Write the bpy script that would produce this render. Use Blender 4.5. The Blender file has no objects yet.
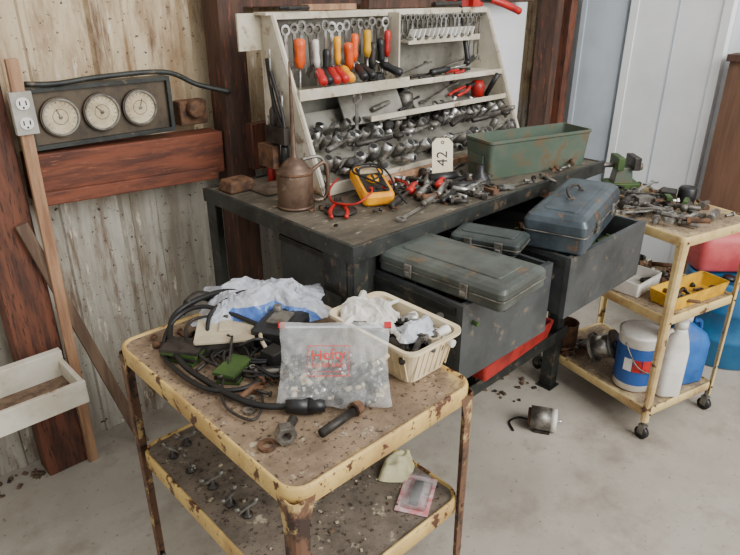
import bpy, bmesh, math, random
from mathutils import Vector, Matrix, noise, Euler
random.seed(7)
R=math.radians
COL=bpy.context.scene.collection
def lin(c):
    return tuple(((x/255)/12.92 if x/255<=.04045 else ((x/255+.055)/1.055)**2.4) for x in c)+(1,)
# ------------------------------------------------------------------ materials
MATS={}
def mat(name,c1,c2=None,scale=8,rough=.6,metal=0,lo=.42,hi=.6,bump=0,c3=None,s3=40,lo3=.6,hi3=.68,alpha=1,stretch=None,trans=0,bscale=None,c4=None,s4=60,lo4=.64,hi4=.68):
    if name in MATS: return MATS[name]
    m=bpy.data.materials.new(name);m.use_nodes=True;nt=m.node_tree;N=nt.nodes;L=nt.links
    b=N['Principled BSDF'];b.inputs['Roughness'].default_value=rough;b.inputs['Metallic'].default_value=metal
    b.inputs['Alpha'].default_value=alpha
    if trans: b.inputs['Transmission Weight'].default_value=trans
    tc=N.new('ShaderNodeTexCoord');mp=N.new('ShaderNodeMapping');L.new(tc.outputs['Object'],mp.inputs[0])
    if stretch: mp.inputs['Scale'].default_value=stretch
    def nz(s,lo,hi):
        n=N.new('ShaderNodeTexNoise');n.inputs['Scale'].default_value=s;n.inputs['Detail'].default_value=7;n.inputs['Roughness'].default_value=.65
        L.new(mp.outputs[0],n.inputs['Vector'])
        r=N.new('ShaderNodeMapRange');r.inputs[1].default_value=lo;r.inputs[2].default_value=hi;L.new(n.outputs[0],r.inputs[0]);return n,r
    c2=c2 or tuple(max(0,x*.8) for x in c1)
    n,r=nz(scale,lo,hi)
    mx=N.new('ShaderNodeMix');mx.data_type='RGBA';mx.inputs[6].default_value=lin(c1);mx.inputs[7].default_value=lin(c2);L.new(r.outputs[0],mx.inputs[0]);out=mx.outputs[2]
    for cc,ss,l,h in ((c3,s3,lo3,hi3),(c4,s4,lo4,hi4)):
        if cc:
            n3,r3=nz(ss,l,h);m3=N.new('ShaderNodeMix');m3.data_type='RGBA';L.new(out,m3.inputs[6]);m3.inputs[7].default_value=lin(cc);L.new(r3.outputs[0],m3.inputs[0]);out=m3.outputs[2]
    L.new(out,b.inputs['Base Color'])
    if bump:
        bp=N.new('ShaderNodeBump');bp.inputs['Strength'].default_value=bump;bp.inputs['Distance'].default_value=.01
        if bscale: n,_=nz(bscale,0,1)
        L.new(n.outputs[0],bp.inputs['Height']);L.new(bp.outputs[0],b.inputs['Normal'])
    MATS[name]=m
    return m
def traymat(name,hw,hd,edge,rust,dirt1,dirt2,t0=.78,t1=.95):
    m=bpy.data.materials.new(name);m.use_nodes=True;nt=m.node_tree;N=nt.nodes;L=nt.links;b=N['Principled BSDF'];b.inputs['Roughness'].default_value=.75
    tc=N.new('ShaderNodeTexCoord');sp=N.new('ShaderNodeSeparateXYZ');L.new(tc.outputs['Object'],sp.inputs[0])
    def mth(op,a,bv=None):
        n=N.new('ShaderNodeMath');n.operation=op
        for i,v in enumerate((a,bv)):
            if v is None: continue
            if isinstance(v,(int,float)): n.inputs[i].default_value=v
            else: L.new(v,n.inputs[i])
        return n.outputs[0]
    ax=mth('DIVIDE',mth('ABSOLUTE',sp.outputs[0]),hw);ay=mth('DIVIDE',mth('ABSOLUTE',sp.outputs[1]),hd)
    e=mth('MAXIMUM',ax,ay)
    def nz(s,d=8):
        n=N.new('ShaderNodeTexNoise');n.inputs['Scale'].default_value=s;n.inputs['Detail'].default_value=d;n.inputs['Roughness'].default_value=.7;L.new(tc.outputs['Object'],n.inputs['Vector']);return n.outputs[0]
    def mr(v,lo,hi):
        r=N.new('ShaderNodeMapRange');r.inputs[1].default_value=lo;r.inputs[2].default_value=hi;L.new(v,r.inputs[0]);return r.outputs[0]
    def mix(f,a,bb):
        x=N.new('ShaderNodeMix');x.data_type='RGBA';L.new(f,x.inputs[0])
        for i,v in ((6,a),(7,bb)):
            if isinstance(v,tuple): x.inputs[i].default_value=lin(v)
            else: L.new(v,x.inputs[i])
        return x.outputs[2]
    f=mr(mth('ADD',e,mth('MULTIPLY',mth('SUBTRACT',nz(9),.5),.9)),t0,t1)
    dirt=mix(mr(nz(14),.4,.62),dirt1,dirt2);dirt=mix(mr(nz(90,3),.58,.64),dirt,(60,48,38))
    dirt=mix(mr(nz(25),.60,.66),dirt,(178,165,140))
    paint=mix(mr(nz(30),.55,.61),edge,rust)
    L.new(mix(f,dirt,paint),b.inputs['Base Color'])
    bp=N.new('ShaderNodeBump');bp.inputs['Strength'].default_value=.5;bp.inputs['Distance'].default_value=.004;L.new(nz(60),bp.inputs['Height']);L.new(bp.outputs[0],b.inputs['Normal'])
    return m
CREAM=mat('chipped_cream_enamel',(212,180,108),(178,144,86),6,.45,c3=(84,50,32),s3=20,lo3=.565,hi3=.595,bump=.15,c4=(110,84,60),s4=70,lo4=.6,hi4=.66)
CREAM2=mat('cart_leg_enamel',(212,188,130),(172,140,94),7,.5,lo=.45,hi=.65,c3=(90,60,42),s3=18,lo3=.59,hi3=.62)
RUSTLEG=mat('rusty_leg',(102,72,52),(182,154,102),10,.7,lo=.53,hi=.58,c3=(54,38,30),s3=25,lo3=.5,hi3=.6,bump=.3)
DARKM=mat('dark_frame_steel',(54,57,54),(32,34,33),10,.5,metal=.25,c3=(104,88,70),s3=30,lo3=.58,hi3=.68)
SLATE=mat('drawer_slate_paint',(66,69,70),(48,51,51),7,.5,c3=(105,95,80),s3=30,lo3=.6,hi3=.7)
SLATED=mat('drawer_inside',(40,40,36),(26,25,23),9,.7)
GREYGRN=mat('toolbox_greygreen',(92,99,93),(70,74,69),9,.42,metal=.25,c3=(118,94,70),s3=22,lo3=.57,hi3=.68)
BLUEGR=mat('toolbox_bluegrey',(78,90,97),(58,66,72),9,.35,metal=.3,c3=(118,92,68),s3=20,lo3=.58,hi3=.66)
DKTB=mat('toolbox_dark',(66,74,72),(48,54,52),9,.45,metal=.2)
GRNTRAY=mat('green_enamel',(70,86,72),(90,98,86),9,.5,lo=.45,hi=.65,c3=(92,80,58),s3=18,lo3=.50,hi3=.62)
CHROME=mat('chrome_tool',(196,195,191),(136,133,127),30,.3,metal=.85)
STEEL=mat('dull_steel',(136,132,124),(90,85,78),25,.45,metal=.6)
DSTEEL=mat('dark_tool_steel',(70,65,60),(44,41,38),25,.5,metal=.5)
RUST=mat('rusty_metal',(112,80,56),(72,52,40),30,.8,metal=.2)
BLACK=mat('black_rubber',(22,22,22),(14,14,14),20,.5)
BLKP=mat('black_plastic',(32,32,33),(20,20,21),20,.4)
ORANGE=mat('orange_handle',(232,96,28),(200,72,18),20,.35)
YEL=mat('yellow_plastic',(248,172,16),(226,146,12),20,.4)
YELP=mat('yellow_paint',(220,172,40),(190,142,32),14,.5)
REDP=mat('red_plastic',(196,34,30),(150,24,22),15,.4)
PKRED=mat('faded_red_plastic',(196,84,86),(174,62,66),8,.5)
REDM=mat('red_metal_paint',(166,38,32),(120,28,24),15,.5)
WHITEP=mat('white_plastic',(228,225,218),(202,198,187),8,.45)
CREAMP=mat('cream_plastic',(230,213,178),(208,190,152),9,.5)
RACKW=mat('rack_offwhite_paint',(210,203,186),(180,170,148),5,.5,c3=(120,95,68),s3=16,lo3=.58,hi3=.7,c4=(100,80,60),s4=70,lo4=.66,hi4=.7)
RACKG=mat('rack_grey',(146,144,134),(114,111,101),6,.5,metal=.2,c3=(95,80,60),s3=20,lo3=.58,hi3=.7)
WOODTOP=mat('dirty_bench_top',(98,90,76),(72,66,55),7,.75,c3=(156,144,122),s3=24,lo3=.60,hi3=.68,bump=.4,stretch=(1,2.5,1))
LTWOOD=mat('light_wood',(170,132,100),(134,98,72),5,.7,stretch=(6,6,.6),bump=.2)
GREYWOOD=mat('grey_weathered_wood',(120,98,78),(88,68,54),5,.8,stretch=(6,6,.6))
BROWNW=mat('red_brown_timber',(116,62,40),(76,40,28),4,.7,stretch=(1,3,8),c3=(148,92,62),s3=20,lo3=.6,hi3=.7,bump=.3)
BROWNV=mat('red_brown_timber_upright',(112,66,46),(72,43,32),4,.7,stretch=(8,8,1),c3=(50,32,24),s3=16,lo3=.56,hi3=.62,bump=.3)
DKBROWN=mat('dark_brown_timber',(82,56,43),(56,39,32),4,.75,stretch=(8,8,1),c3=(124,70,46),s3=12,lo3=.58,hi3=.66,bump=.3)
WHPAINT=mat('white_painted_wood',(224,218,202),(198,190,170),6,.5,c3=(140,108,76),s3=12,lo3=.62,hi3=.7)
GREEN=mat('green_card',(62,88,36),(46,68,28),10,.6)
BLUEP=mat('blue_plastic',(40,104,180),(26,84,152),8,.35)
BLUEL=mat('blue_label',(36,84,154),(26,70,130),8,.4)
BLUEDRUM=mat('blue_drum_plastic',(36,106,152),(26,86,130),5,.4)
PAPER=mat('paper_tag',(234,222,194),(220,206,176),10,.7)
INK=mat('ink_black',(24,24,26))
REDINK=mat('red_ink',(206,46,40),(206,46,40))
PINK=mat('pink_card',(206,120,124),(222,202,200),30,.5)
BEIGE=mat('beige_card',(192,180,152),(166,152,126),10,.6)
GLASSG=mat('gauge_face',(204,190,158),(166,148,118),14,.3)
DIRT=mat('debris_dirt',(94,80,64),(62,52,42),30,.9)
CLEAR=mat('clear_plastic_film',(236,238,238),(216,218,216),14,.12,alpha=.22)
MILKY=mat('milky_plastic_bag',(226,231,240),(192,199,212),14,.15,alpha=.66)
BLUEHEM=mat('blue_bag_print',(60,104,184),(90,130,196),14,.2,alpha=.85)
def wallmat():
    m=bpy.data.materials.new('stained_corrugated_metal');m.use_nodes=True;nt=m.node_tree;N=nt.nodes;L=nt.links;b=N['Principled BSDF'];b.inputs['Roughness'].default_value=.7
    tc=N.new('ShaderNodeTexCoord');sp=N.new('ShaderNodeSeparateXYZ');L.new(tc.outputs['Object'],sp.inputs[0])
    def nz(s,st,d=7):
        mp=N.new('ShaderNodeMapping');mp.inputs['Scale'].default_value=st;L.new(tc.outputs['Object'],mp.inputs[0])
        n=N.new('ShaderNodeTexNoise');n.inputs['Scale'].default_value=s;n.inputs['Detail'].default_value=d;n.inputs['Roughness'].default_value=.7;L.new(mp.outputs[0],n.inputs['Vector']);return n.outputs[0]
    def mr(v,lo,hi):
        r=N.new('ShaderNodeMapRange');r.inputs[1].default_value=lo;r.inputs[2].default_value=hi;L.new(v,r.inputs[0]);return r.outputs[0]
    def mix(f,a,bb):
        x=N.new('ShaderNodeMix');x.data_type='RGBA';L.new(f,x.inputs[0])
        for i,v in ((6,a),(7,bb)):
            if isinstance(v,tuple): x.inputs[i].default_value=lin(v)
            else: L.new(v,x.inputs[i])
        return x.outputs[2]
    up=mr(sp.outputs[2],.85,1.0)
    low=mix(mr(nz(3,(5,1,.6)),.4,.6),(182,178,166),(146,138,122))
    upc=mix(mr(nz(3,(4,1,.8)),.40,.6),(204,186,154),(158,131,98))
    c=mix(up,low,upc)
    c=mix(mr(nz(6,(3,1,.5)),.53,.68),c,(108,82,60))
    c=mix(mr(nz(5,(6,1,1.2)),.60,.68),c,(222,212,192))
    c=mix(mr(nz(60,(1,1,1),3),.64,.67),c,(66,48,38))
    L.new(c,b.inputs['Base Color']);return m
WALLM=wallmat()
FLOORM=mat('dusty_concrete',(180,173,160),(154,146,133),1.6,.8,lo=.35,hi=.65,c3=(126,114,99),s3=3.5,lo3=.50,hi3=.74,bump=.12,bscale=40,c4=(106,94,80),s4=46,lo4=.61,hi4=.72)
# ------------------------------------------------------------------ mesh builder
class M:
    def __init__(s,name): s.n=name;s.bm=bmesh.new();s.ms=[];s.T=Matrix.Identity(4);s.sm=[]
    def mi(s,m):
        if m not in s.ms: s.ms.append(m)
        return s.ms.index(m)
    def add(s,vs,fs,m,smooth=False,T=None):
        X=s.T@T if T is not None else s.T
        bv=[s.bm.verts.new(X@Vector(v)) for v in vs];k=s.mi(m)
        for f in fs:
            try:
                fc=s.bm.faces.new([bv[i] for i in f]);fc.material_index=k;fc.smooth=smooth
            except ValueError: pass
    def box(s,c,d,m,rot=(0,0,0),top=(1,1)):
        T=Matrix.Translation(c)@Euler([R(a) for a in rot]).to_matrix().to_4x4()
        x,y,z=[q/2 for q in d];a,b=top
        vs=[(-x,-y,-z),(x,-y,-z),(x,y,-z),(-x,y,-z),(-x*a,-y*b,z),(x*a,-y*b,z),(x*a,y*b,z),(-x*a,y*b,z)]
        s.add(vs,[(3,2,1,0),(4,5,6,7),(0,1,5,4),(1,2,6,5),(2,3,7,6),(3,0,4,7)],m,T=T)
    def bb(s,a,b,m): s.box([(a[i]+b[i])/2 for i in range(3)],[abs(b[i]-a[i]) for i in range(3)],m)
    def loft(s,loops,m,c0=True,c1=True,smooth=True,closed=False,T=None):
        n=len(loops[0]);vs=[p for l in loops for p in l];fs=[]
        q=len(loops)
        for i in range(q if closed else q-1):
            for j in range(n):
                k=(j+1)%n;a=i*n;b=((i+1)%q)*n;fs.append((a+j,a+k,b+k,b+j))
        if c0 and not closed: fs.append(tuple(range(n))[::-1])
        if c1 and not closed: fs.append(tuple((q-1)*n+j for j in range(n)))
        s.add(vs,fs,m,smooth,T)
    def lathe(s,prof,m,n=20,T=None,smooth=True,caps=True):
        s.loft([[(r*math.cos(2*math.pi*j/n),r*math.sin(2*math.pi*j/n),z) for j in range(n)] for r,z in prof],m,caps,caps,smooth,T=T)
    def cyl(s,a,b,r,m,r1=None,n=12,smooth=True):
        a=Vector(a);b=Vector(b);d=b-a;L=d.length
        T=Matrix.Translation(a)@d.to_track_quat('Z','Y').to_matrix().to_4x4()
        s.lathe([(r,0),(r if r1 is None else r1,L)],m,n,T,smooth)
    def tube(s,pts,r,m,n=8,closed=False,sub=6):
        P=[Vector(p) for p in pts];Q=[]
        k=len(P)
        for i in range(k if closed else k-1):
            if closed: p0,p1,p2,p3=P[i-1],P[i],P[(i+1)%k],P[(i+2)%k]
            else: p0,p1,p2,p3=P[max(i-1,0)],P[i],P[i+1],P[min(i+2,k-1)]
            for j in range(sub):
                t=j/sub;Q.append(.5*((2*p1)+(p2-p0)*t+(2*p0-5*p1+4*p2-p3)*t*t+(3*p1-p0-3*p2+p3)*t**3))
        if not closed: Q.append(P[-1])
        loops=[];up=Vector((0,0,1));last=None
        for i,q in enumerate(Q):
            d=(Q[(i+1)%len(Q)] if (closed or i<len(Q)-1) else q)-(Q[i-1] if (closed or i>0) else q)
            if d.length<1e-7:d=Vector((1,0,0))
            d.normalize()
            u=last if last is not None else (up if abs(d.z)<.9 else Vector((1,0,0)))
            u=(u-d*u.dot(d));u.normalize();last=u;v=d.cross(u)
            rr_=r[0]+(r[1]-r[0])*i/len(Q) if isinstance(r,tuple) else r
            loops.append([q+u*rr_*math.cos(2*math.pi*j/n)+v*rr_*math.sin(2*math.pi*j/n) for j in range(n)])
        s.loft(loops,m,closed=closed)
    def prism(s,pts,z0,z1,m,T=None,smooth=False):
        s.loft([[(x,y,z0) for x,y in pts],[(x,y,z1) for x,y in pts]],m,smooth=smooth,T=T)
    def annulus(s,ro,ri,z0,z1,m,n=16,T=None):
        c=lambda r,z:[(r*math.cos(2*math.pi*j/n),r*math.sin(2*math.pi*j/n),z) for j in range(n)]
        s.loft([c(ro,z0),c(ro,z1),c(ri,z1),c(ri,z0)],m,closed=True,smooth=False,T=T)
    def done(s,loc=(0,0,0),rz=0,bevel=0,par=None,rot=None):
        me=bpy.data.meshes.new(s.n);bmesh.ops.recalc_face_normals(s.bm,faces=s.bm.faces);s.bm.to_mesh(me);s.bm.free()
        for m in s.ms: me.materials.append(m)
        o=bpy.data.objects.new(s.n,me);COL.objects.link(o);o.location=loc;o.rotation_euler=rot if rot else (0,0,R(rz))
        if bevel:
            b=o.modifiers.new('bevel','BEVEL');b.width=bevel;b.segments=2;b.limit_method='ANGLE';b.angle_limit=R(40)
        if par: o.parent=par
        return o
def rr(w,d,r,z,n=5,cx=0,cy=0):
    r=min(r,w/2-.0005,d/2-.0005);o=[]
    for sx,sy,a0 in ((1,1,0),(-1,1,90),(-1,-1,180),(1,-1,270)):
        for i in range(n+1):
            a=R(a0+90*i/n);o.append((cx+sx*(w/2-r)+r*math.cos(a),cy+sy*(d/2-r)+r*math.sin(a),z))
    return o
def TR(loc,rz=0,rx=0,ry=0,s=1): return Matrix.Translation(loc)@Euler((R(rx),R(ry),R(rz))).to_matrix().to_4x4()@Matrix.Scale(s,4)
def text(body,size,T,m,par,name='lettering',ext=.0004):
    cu=bpy.data.curves.new(name,'FONT');cu.body=body;cu.size=size;cu.extrude=ext;cu.align_x='CENTER';cu.align_y='CENTER';cu.materials.append(m)
    o=bpy.data.objects.new(name,cu);COL.objects.link(o);o.parent=par;o.matrix_local=T;return o
# ---- tool shapes (drawn into a builder at its current transform, length along +Y, lying in XY)
def wrench(m,T,L,w=.012,mt=None,both=False):
    mt=mt or CHROME;k=m.T;m.T=k@T;R0=w*.95
    if both: jaw(m,-1,0,R0,mt)
    else: m.annulus(R0,R0*.58,-.003,.003,mt,14)
    m.box((0,L/2,0),(w*.62,L-R0*1.6,.004),mt);jaw(m,1,L,R0*1.1,mt);m.T=k
def jaw(m,s,y,r,mt):
    pts=[]
    for i in range(11):
        a=R(90+38+ (284)*i/10);pts.append((r*math.cos(a),y+s*r*math.sin(a)))
    pts+=[(r*.5,y+s*r*.0),(0,y-s*r*.25),(-r*.5,y+s*0)]
    m.prism(pts,-.003,.003,mt)
def driver(m,T,L,hm,r=.013,h=.09):
    k=m.T;m.T=k@T@Matrix.Rotation(-math.pi/2,4,'X')
    m.lathe([(r*.5,0),(r*.95,.004),(r,.02),(r*.85,h*.5),(r,h*.75),(r*.6,h)],hm,10);m.lathe([(.0035,h),(.0035,L-.004),(.002,L)],CHROME,8);m.T=k
def socket(m,T,r,h,mt=None):
    k=m.T;m.T=k@T;mt=mt or CHROME
    m.lathe([(r*.8,0),(r*.85,h*.4),(r,h*.55),(r,h)],mt,12);m.lathe([(r*.72,h+.0004),(r*.70,h+.0006)],BLACK,6,smooth=False);m.T=k  # flat black disc stands in for the shade inside the socket's hole
def ratchet(m,T,L,mt=None):
    k=m.T;m.T=k@T;mt=mt or CHROME
    m.lathe([(.008,0),(.010,.004),(.010,L*.45),(.006,L*.5),(.006,L*.85)],mt,10,T=Matrix.Rotation(-math.pi/2,4,'X'))
    m.lathe([(.014,-.008),(.019,-.004),(.019,.006),(.012,.009)],mt,14,T=Matrix.Translation((0,L,0)));m.box((0,L,-.012),(.009,.009,.014),mt);m.T=k
def pliers(m,T,L,hm,op=.02):
    k=m.T;m.T=k@T
    for s in (-1,1):
        m.tube([(s*op*.9,0,0),(s*op*1.1,L*.25,0),(s*op*.7,L*.5,0),(s*.006,L*.62,0)],.006,hm)
        m.box((s*-.005,L*.82,0),(.009,L*.32,.009),DSTEEL,rot=(0,0,s*3),top=(.8,1))
    m.lathe([(.013,-.007),(.013,.007)],DSTEEL,14,T=Matrix.Translation((0,L*.64,0)));m.T=k
def bolt(m,T,r,L,mt):
    k=m.T;m.T=k@T;m.lathe([(r*1.7,0),(r*1.7,r*1.2)],mt,6,smooth=False);m.lathe([(r,r*1.2),(r,L)],mt,8);m.T=k
def nut(m,T,r,h,mt):
    k=m.T;m.T=k@T;m.annulus(r,r*.55,0,h,mt,6);m.T=k
def bits(m,x0,x1,y0,y1,z,n,mts,smin=.004,smax=.010,zj=.012):
    for i in range(n):
        T=TR((random.uniform(x0,x1),random.uniform(y0,y1),z+.003+random.uniform(.003,zj)),random.uniform(0,360),90+random.uniform(-12,12));r=random.uniform(smin,smax);q=random.random();mt=random.choice(mts)
        if q<.45: bolt(m,T,r*.7,r*random.uniform(4,9),mt)
        elif q<.7: nut(m,TR(T.translation,random.uniform(0,90),random.uniform(-15,15)),r*1.4,r,mt)
        elif q<.85: socket(m,T,r*1.1,r*3,mt)
        else: m.box(T.translation,(r*4,r*1.5,r),mt,rot=(0,0,random.uniform(0,180)))
# ------------------------------------------------------------------ room
m=M('floor');m.bb((-3,-3.5,-.06),(5,2.2,0),FLOORM);m.done()
m=M('wall_back')
pr=[];x=-2.6
while x<3.34:
    pr+=[(x,2.08),(x+.09,2.08),(x+.10,2.062),(x+.125,2.062),(x+.135,2.08),(x+.20,2.08),(x+.206,2.072),(x+.222,2.072),(x+.228,2.08)];x+=.30
pr=pr+[(3.34,2.08),(3.34,2.12),(-2.6,2.12)]
m.prism(pr,0,2.5,WALLM);m.done()
DOORL=mat('door_paint_shaded',(192,203,212),(176,187,196),2,.5);DOORR=mat('door_paint_white',(234,237,238),(220,224,226),2,.5);DBR=mat('brown_panel_wall',(120,88,68),(96,70,55),3,.6,stretch=(6,6,.6))  # DOORL is the door paint with the left door's shade put into its colour
m=M('wall_right');m.bb((3.30,-3,0),(3.38,2.05,2.5),DOORR);m.done()
m=M('brown_cabinet');m.bb((3.20,-1.2,.05),(3.295,1.04,1.22),DBR);m.bb((3.18,-1.2,1.22),(3.295,1.05,1.25),DKBROWN);m.bb((3.21,-1.18,0),(3.29,1.02,.05),DKBROWN)
for yy in (-.6,.0,.55): m.bb((3.196,yy,.1),(3.20,yy+.004,1.20),BLACK)
m.done(bevel=.002)
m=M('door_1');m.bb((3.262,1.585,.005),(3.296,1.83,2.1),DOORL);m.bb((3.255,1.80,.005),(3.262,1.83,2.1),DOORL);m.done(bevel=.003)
m=M('door_2');m.bb((3.25,1.09,.005),(3.296,1.56,2.1),DOORR);m.bb((3.243,1.09,.005),(3.25,1.13,2.1),DOORR);m.bb((3.243,1.52,.005),(3.25,1.56,2.1),DOORR);m.bb((3.247,1.32,.005),(3.25,1.328,2.1),DOORL);m.done(bevel=.003)
m=M('timber_post');m.bb((3.09,1.87,0),(3.15,1.98,2.4),DKBROWN);m.bb((3.16,1.90,0),(3.175,1.96,2.4),LTWOOD);m.done(bevel=.004)
m=M('timber_post');m.bb((3.19,1.85,0),(3.25,2.0,2.4),BROWNV);m.done(bevel=.004)
m=M('white_board');m.bb((2.58,2.03,.5),(3.06,2.055,2.3),DOORR);m.bb((2.42,2.035,.5),(2.57,2.055,2.3),RACKW);m.done(bevel=.003)
# left timbers
m=M('wall_beam');m.box((.82,1.975,1.005),(.62,.09,.14),BROWNW,rot=(0,1.5,0));m.box((.80,1.92,.945),(.58,.02,.04),BROWNW,rot=(0,2.5,0));m.done(bevel=.004)
m=M('timber_post');m.bb((1.14,1.90,0),(1.235,2.0,2.4),DKBROWN);m.bb((1.205,1.86,.93),(1.285,1.90,1.09),BROWNV);m.done(bevel=.004)
m=M('timber_post');m.bb((.36,1.96,0),(.49,2.05,2.4),BROWNV);m.done(bevel=.005)
m=M('upper_beam');m.bb((1.24,1.92,1.455),(2.95,2.0,1.60),DKBROWN);m.done(bevel=.004)
m=M('leaning_plank');m.box((.507,1.925,.66),(.032,.018,1.37),LTWOOD,rot=(2,.5,0));m.done(bevel=.002)
m=M('leaning_board');m.box((.565,1.93,.44),(.035,.018,.93),GREYWOOD,rot=(-1.5,-14,0));m.done(bevel=.002)
m=M('white_wooden_trough')
m.bb((-.35,1.72,.38),(.47,1.735,.455),WHPAINT);m.bb((-.35,1.90,.38),(.47,1.93,.48),WHPAINT);m.bb((-.35,1.735,.38),(.47,1.90,.395),GREYWOOD);m.bb((.455,1.735,.395),(.47,1.90,.45),WHPAINT)
for xx in (-.33,.05): m.bb((xx,1.76,0),(xx+.05,1.80,.38),WHPAINT)
m.done(bevel=.002)
# gauge panel
m=M('gauge_panel')
GP=mat('gauge_panel_face',(88,76,60),(60,52,42),10,.5,metal=.3)
m.bb((.53,1.935,1.092),(.965,1.99,1.104),DARKM);m.bb((.53,1.935,1.25),(.965,1.99,1.262),DARKM);m.bb((.53,1.935,1.104),(.542,1.99,1.25),DARKM);m.bb((.953,1.935,1.104),(.965,1.99,1.25),DARKM);m.bb((.542,1.95,1.104),(.953,1.985,1.25),GP)
for gx in (.619,.739,.858):
    T=Matrix.Translation((gx,1.95,1.177))@Matrix.Rotation(math.pi/2,4,'X')
    m.annulus(.056,.048,0,.014,GP,32,T=T);m.annulus(.052,.047,.012,.018,STEEL,32,T=T);m.lathe([(.048,.004),(.048,.010)],GLASSG,32,T=T,smooth=False)
    for a in range(-135,136,18):
        m.box((gx+.040*math.sin(R(a)),1.9395,1.177+.040*math.cos(R(a))),(.0012,.001,.006),DSTEEL,rot=(0,a,0))
    m.annulus(.022,.0205,.0102,.0108,RUST,24,T=T)
    a=random.uniform(-60,60);m.box((gx+.010*math.sin(R(a)),1.9385,1.177+.010*math.cos(R(a))),(.0018,.001,.030),DSTEEL,rot=(0,a,0));m.cyl((gx,1.939,1.177),(gx,1.935,1.177),.005,STEEL)
m.done(bevel=.0012)
GREYPL=mat('outlet_grey',(176,172,162),(150,146,136),10,.5)
m=M('electrical_outlet')
m.bb((.484,1.885,1.150),(.540,1.905,1.262),GREYPL)
for zz in (1.180,1.232):
    m.prism([(p[0],p[1]) for p in rr(.034,.032,.014,0)],0,.004,WHITEP,T=Matrix.Translation((.512,1.885,zz))@Matrix.Rotation(math.pi/2,4,'X'))
    for dx in (-.008,.008): m.bb((.512+dx-.0018,1.8795,zz-.004),(.512+dx+.0018,1.8815,zz+.008),INK)
    m.cyl((.512,1.8815,zz-.010),(.512,1.8795,zz-.010),.003,INK)
m.done(bevel=.002)
m=M('wall_cable');m.tube([(.54,1.93,1.275),(.62,1.925,1.27),(.75,1.925,1.278),(.95,1.93,1.275),(1.05,1.92,1.23),(1.15,1.885,1.20)],.008,DARKM);m.done()
m=M('wall_bracket');m.box((1.05,1.985,1.135),(.10,.05,.08),RUST);m.cyl((1.05,1.93,1.15),(1.05,1.97,1.15),.03,RUST);m.done(bevel=.006)
# ------------------------------------------------------------------ workbench
m=M('workbench')
m.bb((.957,1.067,.905),(2.175,1.755,.935),WOODTOP)
m.bb((.945,1.055,.896),(2.185,1.067,.941),DARKM);m.bb((.945,1.755,.896),(2.185,1.767,.938),DARKM);m.bb((.945,1.067,.896),(.957,1.755,.941),DARKM);m.bb((2.175,1.067,.896),(2.185,1.755,.938),DARKM)
for lx,ly,sx,sy in ((.95,1.06,1,1),(2.045,1.075,1,1),(.95,1.76,1,-1),(2.12,1.76,1,-1)):
    m.bb((lx,ly,0),(lx+.05,ly+sy*.006,.90),DARKM);m.bb((lx,ly,0),(lx+.006,ly+sy*.05,.90),DARKM)
    m.box((lx+.025,ly+sy*.025,.003),(.07,.07,.006),DARKM)
m.bb((.95,1.062,.235),(2.1,1.068,.285),DARKM);m.bb((.95,1.75,.235),(2.15,1.756,.285),DARKM);m.bb((.953,1.06,.235),(.959,1.76,.285),DARKM);m.bb((2.09,1.10,.235),(2.096,1.76,.285),DARKM)
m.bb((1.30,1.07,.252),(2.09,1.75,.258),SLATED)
m.bb((.958,1.07,.78),(.964,1.19,.896),DARKM)
m.box((1.0,1.085,.81),(.10,.006,.16),DARKM)
m.bb((1.42,1.07,.62),(1.435,1.74,.90),DARKM)
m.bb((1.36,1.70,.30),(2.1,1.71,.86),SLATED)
m.done(bevel=.0015)
def drawer(name,x0,x1,y0,y1,z0,z1):
    m=M(name);t=.012
    m.bb((x0,y0,z0),(x1,y1,z0+t),SLATE);m.bb((x0,y0,z0),(x0+t,y1,z1),SLATE);m.bb((x1-t,y0,z0),(x1,y1,z1),SLATE);m.bb((x0-.004,y0-.004,z0-.004),(x1+.004,y0+t,z1+.002),SLATE);m.bb((x0,y1-t,z0),(x1,y1,z1),SLATE)
    m.bb((x0+t,y0+t,z0+t),(x1-t,y1-t,z0+t+.004),SLATED)
    m.bb((x0-.006,y0+.02,z1-.03),(x0,y1,z1-.012),DARKM)
    bits(m,x0+.03,x1-.03,y0+.03,y0+.32,z1-.065,60,[DSTEEL,STEEL,RUST,GREEN],.006,.014,.02)
    m.bb((x0+t,y0+t,z1-.08),(x1-t,y1-t,z1-.072),SLATED)
    m.done(bevel=.002)
drawer('workbench_drawer',1.045,1.418,.79,1.5,.64,.843)
drawer('workbench_drawer',1.455,1.89,.755,1.5,.68,.855)
m=M('red_parts_tray');m.loft([rr(.42,.20,.01,0),rr(.46,.22,.012,.065),rr(.445,.205,.01,.065),rr(.41,.19,.01,.006)],REDM,smooth=False);bits(m,-.18,.18,-.07,.07,.012,50,[STEEL,CHROME,DSTEEL],.008,.016,.03);m.done((1.70,1.13,.3175),3)
m=M('tray_riser_block');m.bb((1.52,1.075,.2585),(1.90,1.22,.317),SLATED);m.done()
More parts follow.
